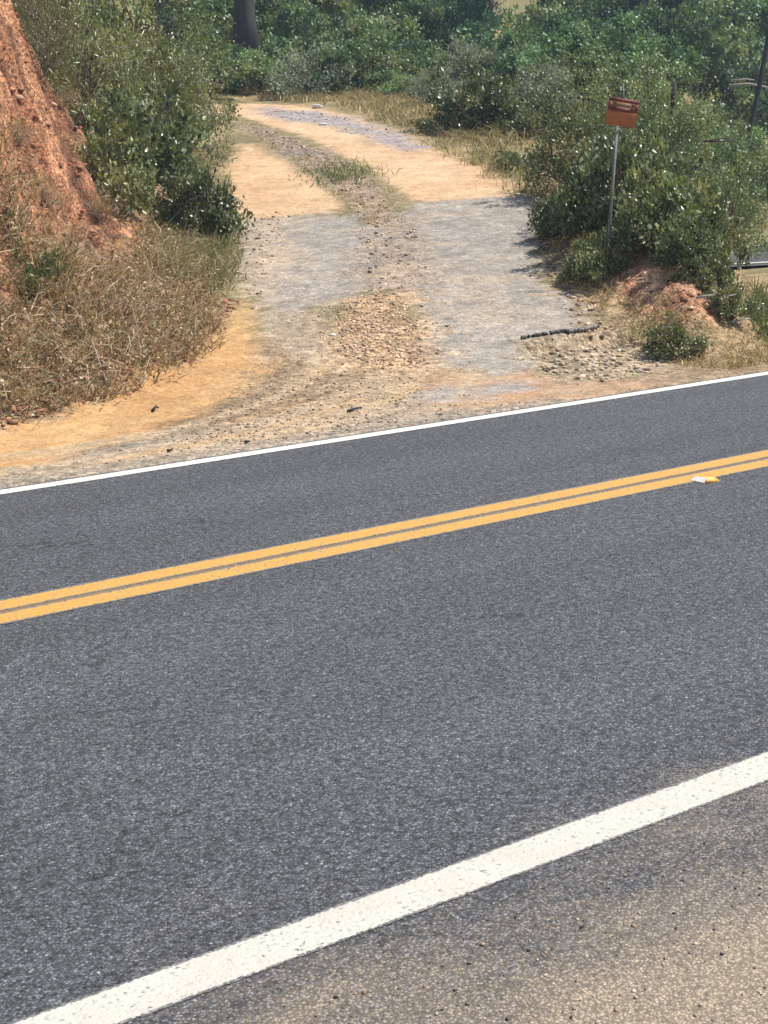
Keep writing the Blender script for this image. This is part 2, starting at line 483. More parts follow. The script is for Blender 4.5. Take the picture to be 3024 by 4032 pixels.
def lay(mask, c, st=None, var=.12, c2=None):
    global C, ST
    k = mask[..., None]; c = np.array(c)
    if c2 is not None: c = c + (np.array(c2) - c) * sm(n1 * 1.1 + n2 * .5 + .5)[..., None]
    C = C * (1 - k) + k * c * (1 + var * n2[..., None])
    if st is not None: ST = ST * (1 - mask) + st * mask


dlG = np.full(GX.shape, 0.); dlG[fine] = sdist(GX[fine], GY[fine], L_POLY); drG = np.full(GX.shape, -9.); drG[fine] = sdist(GX[fine], GY[fine], R_POLY)
shoulder = sm((2.6 - sG + .6 * n1) / .6) * sm((sG + .3) / .3)
lay(shoulder, (.34, .25, .16), .75, .2, (.28, .20, .12))
apron = sm((4.2 - GY + 10 - .0) / .5) * sm((2.2 - np.abs(GX)) / .4)
lay(apron * (sG > 0), (.34, .245, .155), .8, .25, (.27, .19, .115))
lay(sm((1.2 - sG + .3 * n1) / .5) * sm((2 - GX) / .8), (.33, .27, .205), .7)
lay(sm(dlG / .3 + n2 * .4), (.30, .175, .10), .8, .25, (.22, .15, .085))
lay(sm(drG / .3), (.34, .24, .13), .7, .2, (.26, .18, .10))
lay(m_of(P_REDGE, .3, .5), (.42, .30, .20), .8, .25, (.40, .25, .16))
lay(m_of(P_RSTR, .25, .3), (.45, .28, .165), .3, .15, (.37, .255, .165))
lay(m_of(P_GSTR, .2, .3) * .85, (.30, .28, .265), .4)
lay(m_of(P_ORNG, .22, .25), (.53, .325, .15), .25, .15, (.44, .25, .11))
strk = sm(fbm(dlG * 5.5, GX * .35 + GY * .2, 1, 3, 81) * 2.2 + .4) * sm((-dlG - .1) / .3) * sm((2.8 + dlG) / .8) * sm((14.5 - GY) / 1.5) * sm((sG - .1) / .3)
lay(strk * .7, (.47, .35, .225), .4, .1)
strk2 = sm(fbm(dlG * 7.5, GX * .3 + GY * .2, 1, 3, 87) * 2.4 - .2) * sm((-dlG - .3) / .3) * sm((2.4 + dlG) / .8) * sm((14.5 - GY) / 1.5) * sm((sG - .1) / .3)
lay(strk2 * .6, (.50, .32, .155), .3, .1)
lay(m_of(P_LTRK, .2, .2), (.58, .395, .235), .25, .12, (.50, .32, .18))
lay(m_of(P_RTRK, .2, .2), (.59, .405, .245), .25, .12, (.51, .33, .19))
lay(m_of(P_GREYB, .3, .5) * .9, (.32, .29, .29), .7)
lay(m_of(P_MED, .3, .4) * .9, (.36, .26, .19), .9, .25, (.24, .20, .18))
lay(m_of(P_ASPH, .20, .38), (.295, .268, .235), .4, .18, (.34, .30, .25))
lay(m_of(P_CEN, .35, .5) * .7, (.33, .25, .18), .75, .25)
lay(m_of(P_WASHL, .5, .6) * .55, (.45, .335, .225), .4, .15)
dust = sm(fbm(GX * .8, GY * 2.2, 1.2, 4, 93) * 2. - .15)
lay(m_of(P_ASPH, .3, .3) * dust * .45, (.44, .335, .23), .4, .1)
lay(m_of(P_MIX, .3, .4) * .85, (.36, .285, .20), .5, .15, (.31, .26, .20))
lay(m_of(P_GRAV, .35, .6), (.48, .33, .195), .9, .2)
lay(m_of(WASH, .2, .3), (.38, .30, .20), .9, .3)
lay(m_of(P_LRED, .4, .6, .12), (.29, .112, .06), .9, .5, (.44, .22, .12))
crack = sm((fbm(GX + .6 * GY, GY * .7, 4.5, 3, 63) - .12) / .18)
lay(m_of(P_LRED, .4, .6, .2) * crack * .8, (.10, .052, .035), .6, .3)
lay(m_of(P_RRED, .15, .2, .03), (.46, .215, .13), .85, .35, (.55, .34, .21))
lay(sm((sG - 24 + 3 * n1) / 6), (.34, .26, .10), .4, .2, (.17, .14, .06))
C *= (1 + .10 * n3[..., None]); C = np.clip(C, .01, .8)
ny, nx = GX.shape
idx = np.arange(nx * ny).reshape(ny, nx)
quads = np.stack([idx[:-1, :-1], idx[:-1, 1:], idx[1:, 1:], idx[1:, :-1]], -1).reshape(-1, 4)
V = np.stack([GX, GY, GZ], -1).reshape(-1, 3)
cf = C.reshape(-1, 3); sf = ST.reshape(-1)
dpt = np.zeros(GX.shape, bool)
P_DRIVE = [(-2.3, 10.35), (2.1, 11.7), (1.8, 13.5), (1.7, 16), (1.95, 19), (1.85, 21.5), (1.0, 25.7), (.25, 29), (-1, 34), (-4.2, 38.4), (-9, 40), (-9, 35.6), (-5.2, 32.2), (-3.8, 29), (-2.9, 25.5), (-1.95, 19), (-1.5, 15.5), (-1.4, 13.6), (-2.0, 11.6)]
ind = np.zeros(GX.shape, bool); ind[fine] = inside(GX[fine], GY[fine], P_DRIVE)
qd = ind[:-1, :-1].ravel()


def sub_sheet(name, sel):
    q = quads[sel]; u, inv = np.unique(q, return_inverse=True)
    o = mesh(name, V[u], inv.reshape(-1, 4), M['soil'], None, cf[u], True)
    c = np.ones((len(u), 4), np.float32); c[:, :3] = cf[u]; c[:, 3] = sf[u]
    o.data.color_attributes['Col'].data.foreach_set('color', c.ravel())
    return tag(o, kind='structure')


g = sub_sheet('ground', ~qd); tag(g, 'rough hillside ground of red cut banks and dry grass')
dv = sub_sheet('driveway', qd); tag(dv, 'unpaved tan driveway with worn grey asphalt climbing and bending left')

# ------------------------------------------------------------------ main road
ang = math.atan2(TY, TX)


def road_sheet(name, x0, x1, q0, q1, z, mt, step=None, jit=0., seed=0, parent=None):
    """flat strip in road coordinates: x along, y across"""
    xs = np.array([x0, x1]) if not step else np.concatenate([np.linspace(x0, -4, 60)[:-1], np.arange(-4, 12, step), np.linspace(12, x1, 60)])
    r = np.random.default_rng(seed)
    j0 = r.normal(0, jit, len(xs)); j1 = r.normal(0, jit, len(xs))
    w = fbm(xs, xs * 0 + seed, 2.5, 3, seed) * jit * 1.2; w1 = fbm(xs, xs * 0 + seed + 5, 2.5, 3, seed) * jit * 1.6
    V = np.concatenate([np.stack([xs, q0 + j0 + w, xs * 0], 1), np.stack([xs, q1 + j1 + w1, xs * 0], 1)])
    n = len(xs); i = np.arange(n - 1)
    o = mesh(name, V, np.stack([i, i + 1, i + 1 + n, i + n], 1), mt)
    o.location.z = z; o.rotation_euler.z = ang
    return tag(o, kind='structure')


rd = road_sheet('road', -150, 150, -6, QF + .03, .0, M['asphalt']); tag(rd, 'dark grey asphalt two-lane road')
rd = road_sheet('edge_line', -150, 150, *Q_NEAR, .0022, M['white'], .010, .0016, 3); tag(rd, 'thick white edge line on the near side of the road')
rd = road_sheet('edge_line', -150, 150, *Q_FAR, .0022, M['white_old'], .02, .004, 4); tag(rd, 'thin white edge line along the driveway side of the road')
yw = (Q_Y[1] - Q_Y[0]); a = .405 * yw
rd = road_sheet('centre_line', -150, 150, Q_Y[0], Q_Y[0] + YA, .0022, M['yellow'], .012, .002, 5); tag(rd, 'nearer yellow stripe of the double centre line')
rd = road_sheet('centre_line', -150, 150, Q_Y[1] - YA, Q_Y[1], .0022, M['yellow_b'], .012, .002, 6); tag(rd, 'farther yellow stripe of the double centre line')

gapm = plain_mat('paint_residue', (.13, .08, .03), (.26, .16, .06), 40., .85)
rd = road_sheet('centre_line_gap', -150, 150, Q_Y[0] + YA - .01, Q_Y[1] - YA + .01, .0011, gapm, .02, .001, 8); tag(rd, 'narrow brown gap between the two yellow stripes')
# second stretch of the road past the right-hand bank
cx = np.linspace(4.5, 60, 60); ex, ey, _ = (*hit(3000, 1030), 0)


def far_strip(name, off0, off1, dz, mt, lab):
    th = R(9) + .25 * sm((cx - 20) / 30)
    px = cx; py = 28.0 + (cx - 7.2) * np.tan(th)
    nxv, nyv = -np.sin(th), np.cos(th)
    A = np.stack([px + off0 * nxv, py + off0 * nyv], 1); B = np.stack([px + off1 * nxv, py + off1 * nyv], 1)
    V = np.zeros((120, 3)); V[:60, :2] = A; V[60:, :2] = B
    V[:, 2] = np.maximum(.02, terrain(V[:, 0], V[:, 1]).max() * 0 + .05) + dz
    i = np.arange(59); o = mesh(name, V, np.stack([i, i + 1, i + 61, i + 60], 1), mt)
    return tag(o, lab, kind='structure')


# ------------------------------------------------------------------ raised road reflector
rx, ry = at(2775, 1893, 1)[:2] / -(ray(2775, 1893)[2]) * H
rf = empty('road_reflector', (rx, ry, .0), ang)
tag(rf, 'small yellow raised reflector beside the double yellow line', 'road reflector')
mb = MB()
v = np.array([(-.05, -.055, 0), (.05, -.055, 0), (.05, .055, 0), (-.05, .055, 0), (-.02, -.04, .022), (.02, -.04, .022), (.02, .04, .022), (-.02, .04, .022)]) * 1.15
f = [(0, 1, 5), (0, 5, 4), (2, 3, 7), (2, 7, 6), (4, 5, 6), (4, 6, 7), (0, 2, 1), (0, 3, 2), (1, 2, 6), (1, 6, 5), (3, 0, 4), (3, 4, 7)]
mb.add(v, f); mb.build('body', M['amber'], rf)
for sgn in (-1, 1):
    l = MB(); w = np.array([(.048, -.045, .004), (.048, .045, .004), (.024, .036, .0225), (.024, -.036, .0225)]) * 1.15
    w[:, 0] = w[:, 0] * sgn + sgn * .003
    l.add(w, [(0, 1, 2), (0, 2, 3)] if sgn > 0 else [(0, 2, 1), (0, 3, 2)])
    l.build('lens', M['lens'], rf)

# ------------------------------------------------------------------ vegetation makers
def unit(v): return v / (np.linalg.norm(v, axis=-1, keepdims=True) + 1e-9)


def leaf_cloud(P, out, ln, wd, rs, spread=.9):
    """P leaf bases, out preferred directions"""
    n = len(P)
    d = unit(out + rs.normal(0, spread, (n, 3)))
    a = unit(np.cross(d, rs.normal(0, .55, (n, 3)) + np.array([0, 0, 1.]) + .5 * unit(out))); b = np.cross(d, a)
    l = ln * rs.uniform(.6, 1.25, (n, 1)); w = l * wd
    V = np.stack([P, P + d * l * .5 + a * w + b * w * .35, P + d * l, P + d * l * .5 - a * w + b * w * .35], 1)
    i = np.arange(n)[:, None] * 4
    Fc = np.concatenate([i + np.array([[0, 2, 1]]), i + np.array([[0, 3, 2]])])
    return V.reshape(-1, 3), Fc


def palette(n, cols, rs, var=.2):
    cols = np.array(cols); c = cols[rs.integers(0, len(cols), n)] * (1 + rs.normal(0, var, (n, 1)))
    return np.clip(c, .005, .9)


def make_bush(seed, r=(1., 1., 1.), clumps=150, per=60, ln=.05, wd=.3, cols=None, sig=.1, leafm='leaf', stem=M['redbark'], low=.1, dens=.55):
    rs = np.random.default_rng(seed)
    rr = np.array(r)
    d = rs.normal(0, 1, (clumps, 3)); d[:, 2] = np.abs(d[:, 2]) * .95 - .1; d = unit(d)
    lob = 1 + .28 * np.sin(3.1 * d[:, 0] + seed) * np.cos(2.7 * d[:, 1] + 1.3 * seed) + .18 * np.sin(5 * d[:, 2] + 4 * d[:, 0] + seed)
    rad = rs.uniform(dens, 1, clumps) ** .7 * lob
    c = d * rad[:, None] * rr * np.array([1, 1, 1.0]); c[:, 2] = np.maximum(c[:, 2] + rr[2] * .12, low * rr[2])
    b = MB()
    k = 9; tips = []
    for i in range(k):
        t = d[i] * np.array([.62, .62, .55]) * rr; t[2] = abs(t[2]) + .25 * rr[2]
        p0 = np.array([rs.normal(0, .06), rs.normal(0, .06), -.12]); mid = (p0 + t) / 2 + rs.normal(0, .08, 3) * rr
        pp = np.array([p0, mid * .6 + p0 * .4, mid, t]); b.tube(pp, np.array([.03, .024, .018, .01]) * rr.mean(), 5)
        tips += list(pp[1:])
    tips = np.array(tips)
    for q in c[rs.random(clumps) < .55]:
        j = np.argmin(np.linalg.norm(tips - q * .6, axis=1)); m1 = (tips[j] + q) / 2 + rs.normal(0, .04, 3)
        b.tube(np.array([tips[j], m1, q]), np.array([.009, .007, .003]) * rr.mean(), 4)
    ii = rs.integers(0, clumps, clumps * per)
    s = sig * rs.uniform(.6, 1.4, (clumps, 1))[ii]
    P = c[ii] + rs.normal(0, 1, (len(ii), 3)) * s * np.array([1, 1, .75])
    P[:, 2] = np.maximum(P[:, 2], -.03)
    out = unit(c)[ii] * .8 + np.array([0, 0, .25])
    V, Fc = leaf_cloud(P, out, ln, wd, rs, 1.0)
    cc = palette(clumps, cols, rs, .16)[ii] * (1 + rs.normal(0, .14, (len(ii), 1)))
    col = np.repeat(np.clip(cc, .006, .8), 4, 0)
    return V, Fc, col, b, leafm, stem


def proto(kind, *a, **k):
    """builds the shared meshes of one plant kind: (crown mesh, branch mesh)"""
    V, Fc, col, b, lm, st = make_bush(*a, **k)
    cr = mesh('crown', V, Fc, M[lm], None, col); br = b.build('branches', st)
    cr['p'] = 1
    P = (cr.data, br.data)
    bpy.data.objects.remove(cr); bpy.data.objects.remove(br)
    return P


MANZ = [(.135, .165, .065), (.175, .20, .09), (.23, .245, .125), (.10, .13, .055), (.27, .265, .125)]
MANZ_DK = [(.09, .12, .05), (.12, .15, .068), (.175, .195, .10), (.065, .09, .04)]
OAK = [(.12, .165, .065), (.15, .19, .08), (.21, .22, .10), (.085, .12, .05)]
BROOM = [(.17, .185, .085), (.21, .215, .10), (.135, .155, .07), (.28, .25, .13)]
FAR1 = [(.11, .185, .085), (.15, .235, .11), (.08, .14, .072), (.21, .28, .14)]
FAR2 = [(.155, .235, .10), (.19, .27, .12), (.24, .28, .145)]
PINE = [(.03, .048, .04), (.042, .062, .048), (.026, .04, .036)]  # needles coloured extra dark, standing in for shade under the trees
GREY = [(.19, .22, .16), (.25, .27, .20), (.15, .185, .13)]

PR = dict(
    manz=[proto('m', 11 + i, (1, 1, .95), 105, 42, .096, .32, MANZ, .085, dens=.38) for i in range(3)],
    manzd=[proto('m', 31 + i, (1, 1, .95), 105, 44, .092, .32, MANZ_DK, .085, dens=.35) for i in range(2)],
    oak=[proto('o', 51 + i, (1, 1, 1), 120, 66, .050, .36, OAK, .085, dens=.38) for i in range(2)],
    broom=[proto('b', 71 + i, (1, 1, 1), 130, 60, .085, .10, BROOM, .10, stem=M['twig'], dens=.5) for i in range(2)],
    far=[proto('f', 91 + i, (1, 1, .95), 62, 120, .070, .40, FAR1, .085, leafm='leaf_far', dens=.4) for i in range(3)],
    fargreen=[proto('f', 111 + i, (1, 1, .95), 62, 120, .070, .40, FAR2, .085, leafm='leaf_far', dens=.4) for i in range(2)],
    tall=[proto('t', 171 + i, (1, 1, 1), 150, 110, .034, .36, OAK, .075, stem=M['twig'], dens=.42) for i in range(2)],
    tallm=[proto('t', 181 + i, (1, 1, 1), 150, 100, .038, .34, MANZ, .075, dens=.42) for i in range(1)],
    straw=[proto('s', 151 + i, (1, 1, 1.1), 60, 26, .20, .05, [(.36, .26, .15), (.27, .19, .11), (.44, .35, .22), (.22, .21, .10)], .22, leafm='dry', stem=M['twig'], dens=.3) for i in range(2)],
    grey=[proto('g', 131, (1, 1, 1), 75, 70, .085, .24, GREY, .11, leafm='leaf_far', stem=M['twig'], dens=.4)],
)
_pk = {}


def plant(name, kind, loc, size, label, cat='bush', group=None, rz=None):
    v = PR[kind]; i = _pk.get(kind, 0); _pk[kind] = i + 1; cr, br = v[i % len(v)]
    o = empty(name, loc, random.uniform(0, 6.28) if rz is None else rz)
    o.scale = size if hasattr(size, '__len__') else (size,) * 3
    tag(o, label, cat, group)
    for nm, me in (('crown', cr), ('branches', br)):
        c = bpy.data.objects.new(nm, me); COL.objects.link(c); c.parent = o
    return o


def pl(name, kind, px, D, size, label, cat='bush', group=None, dz=0.):
    x, y, z = spot(px, D)
    return plant(name, kind, (x, y, z + dz), size, label, cat, group)


GL = 'bushes on the left bank'; GR = 'bushes on the right bank'
# left bank
for a in [
    ('manzanita_bush', 'manzd', 560, 20.0, (1.0, 1.0, 1.25), 'large dark green bush in the middle of the left clump, above the red bank'),
    ('manzanita_bush', 'manzd', 780, 19.0, (.60, .60, .80), 'low dark bush at the right foot of the left clump, beside the driveway'),
    ('manzanita_bush', 'manz', 430, 17.9, (.62, .62, .95), 'dark glossy bush pressed against the crest of the red bank'),
    ('broom_bush', 'broom', 590, 22.6, (1.0, 1.0, 1.3), 'tall olive feathery bush behind the low dark bush by the driveway'),
    ('oak_bush', 'tall', 450, 24.5, (1.6, 1.6, 2.0), 'tall yellowish green bush rising to the top edge over the left clump'),
    ('oak_bush', 'tall', 560, 26.5, (1.25, 1.25, 1.6), 'olive green bush at the inner side of the dirt track bend'),
    ('broom_bush', 'broom', 270, 20.5, (1.0, 1.0, 1.5), 'yellow tinged feathery bush at the top of the red bank'),
    ('manzanita_bush', 'tallm', 380, 23.5, (1.7, 1.7, 2.2), 'high grey green bush at the top left behind the red bank crest'),
    ('broom_bush', 'broom', 770, 20.4, (.40, .40, .7), 'small feathery bush overhanging the left edge of the tan track'),
    ('broom_bush', 'broom', 150, 18.5, (.5, .5, .8), 'sparse brown green bush on the crest at the top left corner'),
    ('oak_bush', 'tall', 60, 20.5, (.8, .8, 1.3), 'thin olive bush at the very top left, behind the bank crest'),
    ('manzanita_bush', 'tallm', 200, 24.0, (1.6, 1.6, 2.1), 'tall grey green bush farthest back on the left bank'),
]: pl(*a, group=GL)
for px_, py_, sc_, lab in [(75, 30, .26, 'dry brush tuft at the very top of the red bank crest'), (150, 190, .22, 'dry brush tuft on the red bank crest, below the topmost tuft'),
                          (235, 420, .24, 'brown brush tuft halfway down the red bank crest'), (330, 640, .26, 'brown brush tuft low on the red bank crest'),
                          (60, 560, .24, 'dry brush tuft in the middle of the red bank face'), (170, 800, .24, 'dry brush tuft where red bank meets the weeds'), (400, 860, .26, 'dry brush tuft at the lower end of the red crest')]:
    x_, y_ = hit(px_, py_); plant('brush_tuft', 'straw', (x_, y_, float(terrain(np.array([x_]), np.array([y_]))[0]) - .03), sc_, lab, 'brush', 'dry brush tufts on the red bank')
# right bank
for a in [
    ('manzanita_bush', 'manzd', 2345, 17.6, (.56, .56, 1.0), 'dark bush left of the sign post, nearest the driveway'),
    ('manzanita_bush', 'manzd', 2510, 16.8, (.66, .66, .95), 'dark bush right of the sign post, under the sign'),
    ('manzanita_bush', 'manz', 2640, 15.7, (.58, .58, .86), 'large glossy bush on the red bank, right of the sign'),
    ('manzanita_bush', 'manz', 2735, 15.5, (.42, .42, .90), 'upright glossy bush at the right end of the bank, before the far road'),
    ('manzanita_bush', 'manz', 2780, 14.8, (.32, .32, .48), 'small bush hanging over the right foot of the red bank'),
    ('manzanita_bush', 'manz', 2650, 13.45, (.30, .30, .30), 'low bush at the foot of the red bank, nearest the main road'),
    ('manzanita_bush', 'manz', 2520, 15.8, (.36, .36, .5), 'small glossy bush on the crest of the red bank, under the sign post'),
    ('manzanita_bush', 'manzd', 2700, 15.0, (.36, .36, .5), 'small dark bush on the crest of the red bank, right of the sign'),
    ('manzanita_bush', 'manz', 2340, 15.7, (.30, .30, .50), 'small round bush left of the foot of the sign post'),
    ('manzanita_bush', 'manz', 2870, 14.2, (.26, .26, .30), 'small leafy bush spilling toward the road at the right foot of the bank'),
    ('manzanita_bush', 'manzd', 2215, 18.2, (.40, .40, .55), 'dark low bush at the driveway edge, far left of the sign'),
    ('oak_bush', 'tall', 2600, 19.0, (.9, .9, 1.25), 'light green bush directly behind the sign board'),
    ('oak_bush', 'tall', 2820, 19.5, (.7, .7, 1.25), 'light olive bush behind the right end of the bank'),
    ('oak_bush', 'oak', 2290, 20.8, (.85, .85, 1.2), 'light green bush behind the sign, to its left'),
    ('manzanita_bush', 'manz', 2290, 16.0, (.24, .24, .30), 'small pale leaved bush at the driveway edge, lower left of the sign'),
]: pl(*a, group=GR)
# middle ground
pl('manzanita_bush', 'manzd', 1900, 28.0, (1.0, 1.0, 1.05), 'round dark bush standing alone in dry grass right of the tan track', group='bushes behind the driveway')
pl('manzanita_bush', 'manz', 2010, 23.5, (.27, .27, .30), 'tiny pale topped shrub in dry grass at the right edge of the tan track', group='bushes behind the driveway')
pl('manzanita_bush', 'manzd', 2140, 27.0, (.55, .55, .75), 'dark stemmed bush between the lone round bush and the sign', group='bushes behind the driveway')

for px, D, k, sz, lab in [
    (2130, 29.5, 'grey', .75, 'pale weedy bush right of the lone round bush'), (2250, 31, 'fargreen', .9, 'yellow green bush up and left of the sign'),
    (2370, 30, 'fargreen', .85, 'light green bush above and left of the sign board'), (2500, 28, 'fargreen', .9, 'light green bush peeking over the sign board'),
    (2620, 27, 'fargreen', .95, 'light green bush beside the charred stump'), (2760, 26, 'fargreen', .9, 'light green bush right of the charred stump'),
    (1700, 33.5, 'grey', .55, 'small grey bush left of the lone round bush'), (1560, 36, 'fargreen', .5, 'small green bush in the grass beyond the grey band of track'),
    (2420, 35, 'far', 1.2, 'dark green bush on the slope above the sign'), (2180, 35, 'far', 1.1, 'dark green bush on the slope above the pale weedy bush')]:
    pl('shrub', k, px, D, (sz, sz, sz * 1.15), lab, group='bushes behind the driveway')

ORD = ['first', 'second', 'third', 'fourth', 'fifth', 'sixth', 'seventh', 'eighth', 'ninth', 'tenth', 'eleventh', 'twelfth', 'thirteenth', 'fourteenth', 'fifteenth']
rows = [
    ('lowest row behind the bend', 37.5, [820, 930, 1060, 1190, 1330, 1480, 1620, 1760, 1900, 2060], (.8, 1.0), 1.2, ['far', 'fargreen', 'fargreen', 'grey', 'far']),
    ('middle row on the far slope', 42.5, [760, 870, 1120, 1290, 1450, 1620, 1790, 2200, 2340, 2660, 2820], (1.15, 1.5), 1.25, ['far', 'fargreen', 'far']),
    ('upper row on the far slope', 48.5, [850, 1080, 1280, 1500, 1690, 2230, 2380, 2600, 2760, 2960], (1.6, 2.1), 1.25, ['far', 'far', 'fargreen']),
    ('topmost row on the far slope', 57, [900, 1150, 1400, 1640, 2330, 2520, 2720, 2960], (2.0, 2.6), 1.3, ['far', 'far', 'far']),
]
for nm, D, xs, (s0, s1), zr, kinds in rows:
    for i, px in enumerate(xs):
        k = kinds[(i * 7 + int(D)) % len(kinds)]
        s = random.uniform(s0, s1)
        look = {'far': 'dense dark green bush', 'fargreen': 'brighter green bush', 'grey': 'pale grey green bush'}[k]
        pl('shrub', k, px + random.uniform(-25, 25), D + random.uniform(-1.5, 1.5), (s, s, s * zr), f'{look}, {ORD[i]} from left in the {nm}', group='bushes on the far slope')


for i, (px, D, k, sz) in enumerate([(3180, 40, 'fargreen', 1.3), (3380, 43, 'far', 1.6), (3600, 41, 'fargreen', 1.3), (3850, 46, 'far', 1.9), (3120, 52, 'far', 2.1), (3500, 54, 'far', 2.3), (4100, 50, 'far', 2.2), (-250, 26, 'tall', 1.8), (-600, 24, 'tallm', 1.8), (-900, 30, 'tall', 2.2)]):
    pl('shrub', k, px, D, (sz, sz, sz * 1.2), f'{"green" if k != "far" else "dark green"} bush past the edge of the view, {ORD[i]} counting from the far road', group='bushes past the edge of the view')


# pines
def make_pine(seed, h, r0, z0, rc, lean=(0, 0)):
    rs = np.random.default_rng(seed)
    t = MB(); zz = np.linspace(-.3, h, 9)
    wob = np.cumsum(rs.normal(0, .05, (9, 2)), 0); wob -= wob[0]
    P = np.stack([wob[:, 0] + lean[0] * zz, wob[:, 1] + lean[1] * zz, zz], 1)
    rad = r0 * (1 - .8 * np.linspace(0, 1, 9)) ; rad[0] *= 1.5; t.tube(P, rad, 12)
    br = MB(); C = []
    for i in range(46):
        z = z0 + (h - z0) * rs.random() ** .8; ax = np.array([np.interp(z, zz, P[:, 0]), np.interp(z, zz, P[:, 1]), z])
        w = rs.uniform(0, 6.28); L = rc * (1.15 - (z - z0) / (h - z0)) * rs.uniform(.5, 1)
        e = ax + np.array([math.cos(w) * L, math.sin(w) * L, L * rs.uniform(-.1, .3)])
        mid = (ax + e) / 2 + np.array([0, 0, .08 * L]); t.tube(np.array([ax, mid, e]), np.array([.05, .035, .012]), 5)
        for u in np.linspace(.35, 1, 6): C.append(ax + (e - ax) * u + rs.normal(0, .12, 3))
    C = np.array(C); ii = rs.integers(0, len(C), 15000)
    Pn = C[ii] + rs.normal(0, .2, (15000, 3)); V, Fc = leaf_cloud(Pn, np.array([[0, 0, .4]]), .22, .10, rs, .8)
    col = np.repeat(palette(15000, PINE, rs), 4, 0)
    return t, br, V, Fc, col


pine_protos = []
pines = [(985, 40.3, 0, 'dark pine trunk at the top left, behind the bend of the track'),
         (1870, 44.5, 1, 'wide dark pine at the top, left of the tan clearing'),  # dark crown stands in for a gap of deep shade
         (2495, 42.5, 2, 'broad dark pine behind the sign at the top edge'),  # this crown too is coloured dark in place of a shaded gap
         (2890, 41.5, 3, 'thin leaning pine near the top right corner'),
         (2690, 50, 3, 'thin leaning pine at the top edge, left of the larger leaning pine'),
         (2560, 56, 0, 'dark straight pine trunk at the top edge right of the broad pine'),
         (1480, 64, 2, 'shaded pine at the top centre behind the bushes')]
specs = [(201, 13, .30, 5.2, 2.2, (.02, 0)), (202, 12, .42, .9, 1.15, (0, 0)), (203, 13, .30, .4, 1.3, (0, 0)), (204, 11, .085, 5.5, 1.9, (.22, 0))]
for sp in specs:
    t, br, V_, F_, c_ = make_pine(*sp)
    objs = [t.build('trunk', M['bark'], None, True), mesh('crown', V_, F_, M['needle'], None, c_)]
    pine_protos.append([(o.name.split('.')[0], o.data) for o in objs])
    for o in objs: bpy.data.objects.remove(o)
for i, (px, D, k, lab) in enumerate(pines):
    x, y, z = spot(px, D)
    o = empty('pine_tree', (x, y, z), 0 if k in (0, 3) else random.uniform(0, 6.28)); tag(o, lab, 'tree', 'pines on the far slope')
    if k == 3: o.rotation_euler.z = .2
    for nm, me in pine_protos[k]:
        c = bpy.data.objects.new(nm, me); COL.objects.link(c); c.parent = o

# ------------------------------------------------------------------ sign
sx, sy, sz = spot(2385, 15.6)
top = at(2428, 520, 15.6); bot = np.array([sx, sy, sz])
sg = empty('roadside_sign', bot); tag(sg, 'small rusty orange and maroon sign on a thin leaning grey post among bushes', 'sign')
ax = unit(top - bot); pst = MB(); pst.tube(np.array([[0, 0, -.3] , [0, 0, 0], (top - bot) * .5, (top - bot) + ax * .1]), .016, 8); pst.build('post', M['steel'], sg, True)
cb = at(2450, 443, 15.55) - bot
rot = np.array(Matrix.Rotation(R(11), 3, 'Y') @ Matrix.Rotation(R(-6), 3, 'Z'))
W_, H_ = .30, .265


def plate(name, u, w, du, dw, dy, th, mt):
    b = MB(); b.box((0, 0, 0), (du, th, dw), None, .002); v = b.v[0] + np.array([u, dy, w]); b.v[0] = v @ rot.T + cb
    return b.build(name, mt, sg)


plate('board', 0, 0, W_, H_, 0, .006, M['rust'])
plate('frame', 0, H_ / 2 - .02, W_, .035, -.012, .012, M['maroon'])
plate('frame', -W_ / 2 + .022, H_ / 2 - .08, .04, .085, -.012, .012, M['maroon'])
plate('frame', W_ / 2 - .022, H_ / 2 - .08, .04, .085, -.012, .012, M['maroon'])
plate('panel', 0, H_ / 2 - .062, W_ - .09, .04, -.006, .005, M['faded'])
plate('panel', 0, H_ / 2 - .107, W_ - .09, .042, -.006, .005, M['maroon'])
for sx_ in (-.07, .06):
    b_ = MB(); b_.tube(np.array([[sx_, -.003, -.055], [sx_, -.011, -.055]]), .008, 8); b_.v[0] = b_.v[0] @ rot.T + cb; b_.build('bolt', M['steel'], sg)
st = MB(); st.tube(np.array([at(2452, 330, 15.64), at(2456, 420, 15.64), at(2450, 480, 15.64)]) - bot, .012, 8); st.build('stake', M['darksteel'], sg, True)
bk = MB(); bk.tube(np.array([at(2425, 530, 15.58), at(2440, 505, 15.58)]) - bot, .008, 6); bk.build('bracket', M['steel'], sg)

# ------------------------------------------------------------------ stones, logs, sticks
def ico():
    import bmesh
    bm = bmesh.new(); bmesh.ops.create_icosphere(bm, subdivisions=1, radius=1)
    v = np.array([x.co[:] for x in bm.verts]); f = np.array([[x.index for x in p.verts] for p in bm.faces]); bm.free(); return v, f


IV, IF = ico()


def in_poly(P, n, rs):
    P_ = np.array(P); lo, hi = P_.min(0), P_.max(0); out = []
    while len(out) < n:
        q = rs.uniform(lo, hi, (n * 3, 2)); out += list(q[inside(q[:, 0], q[:, 1], P)])
    return np.array(out[:n])


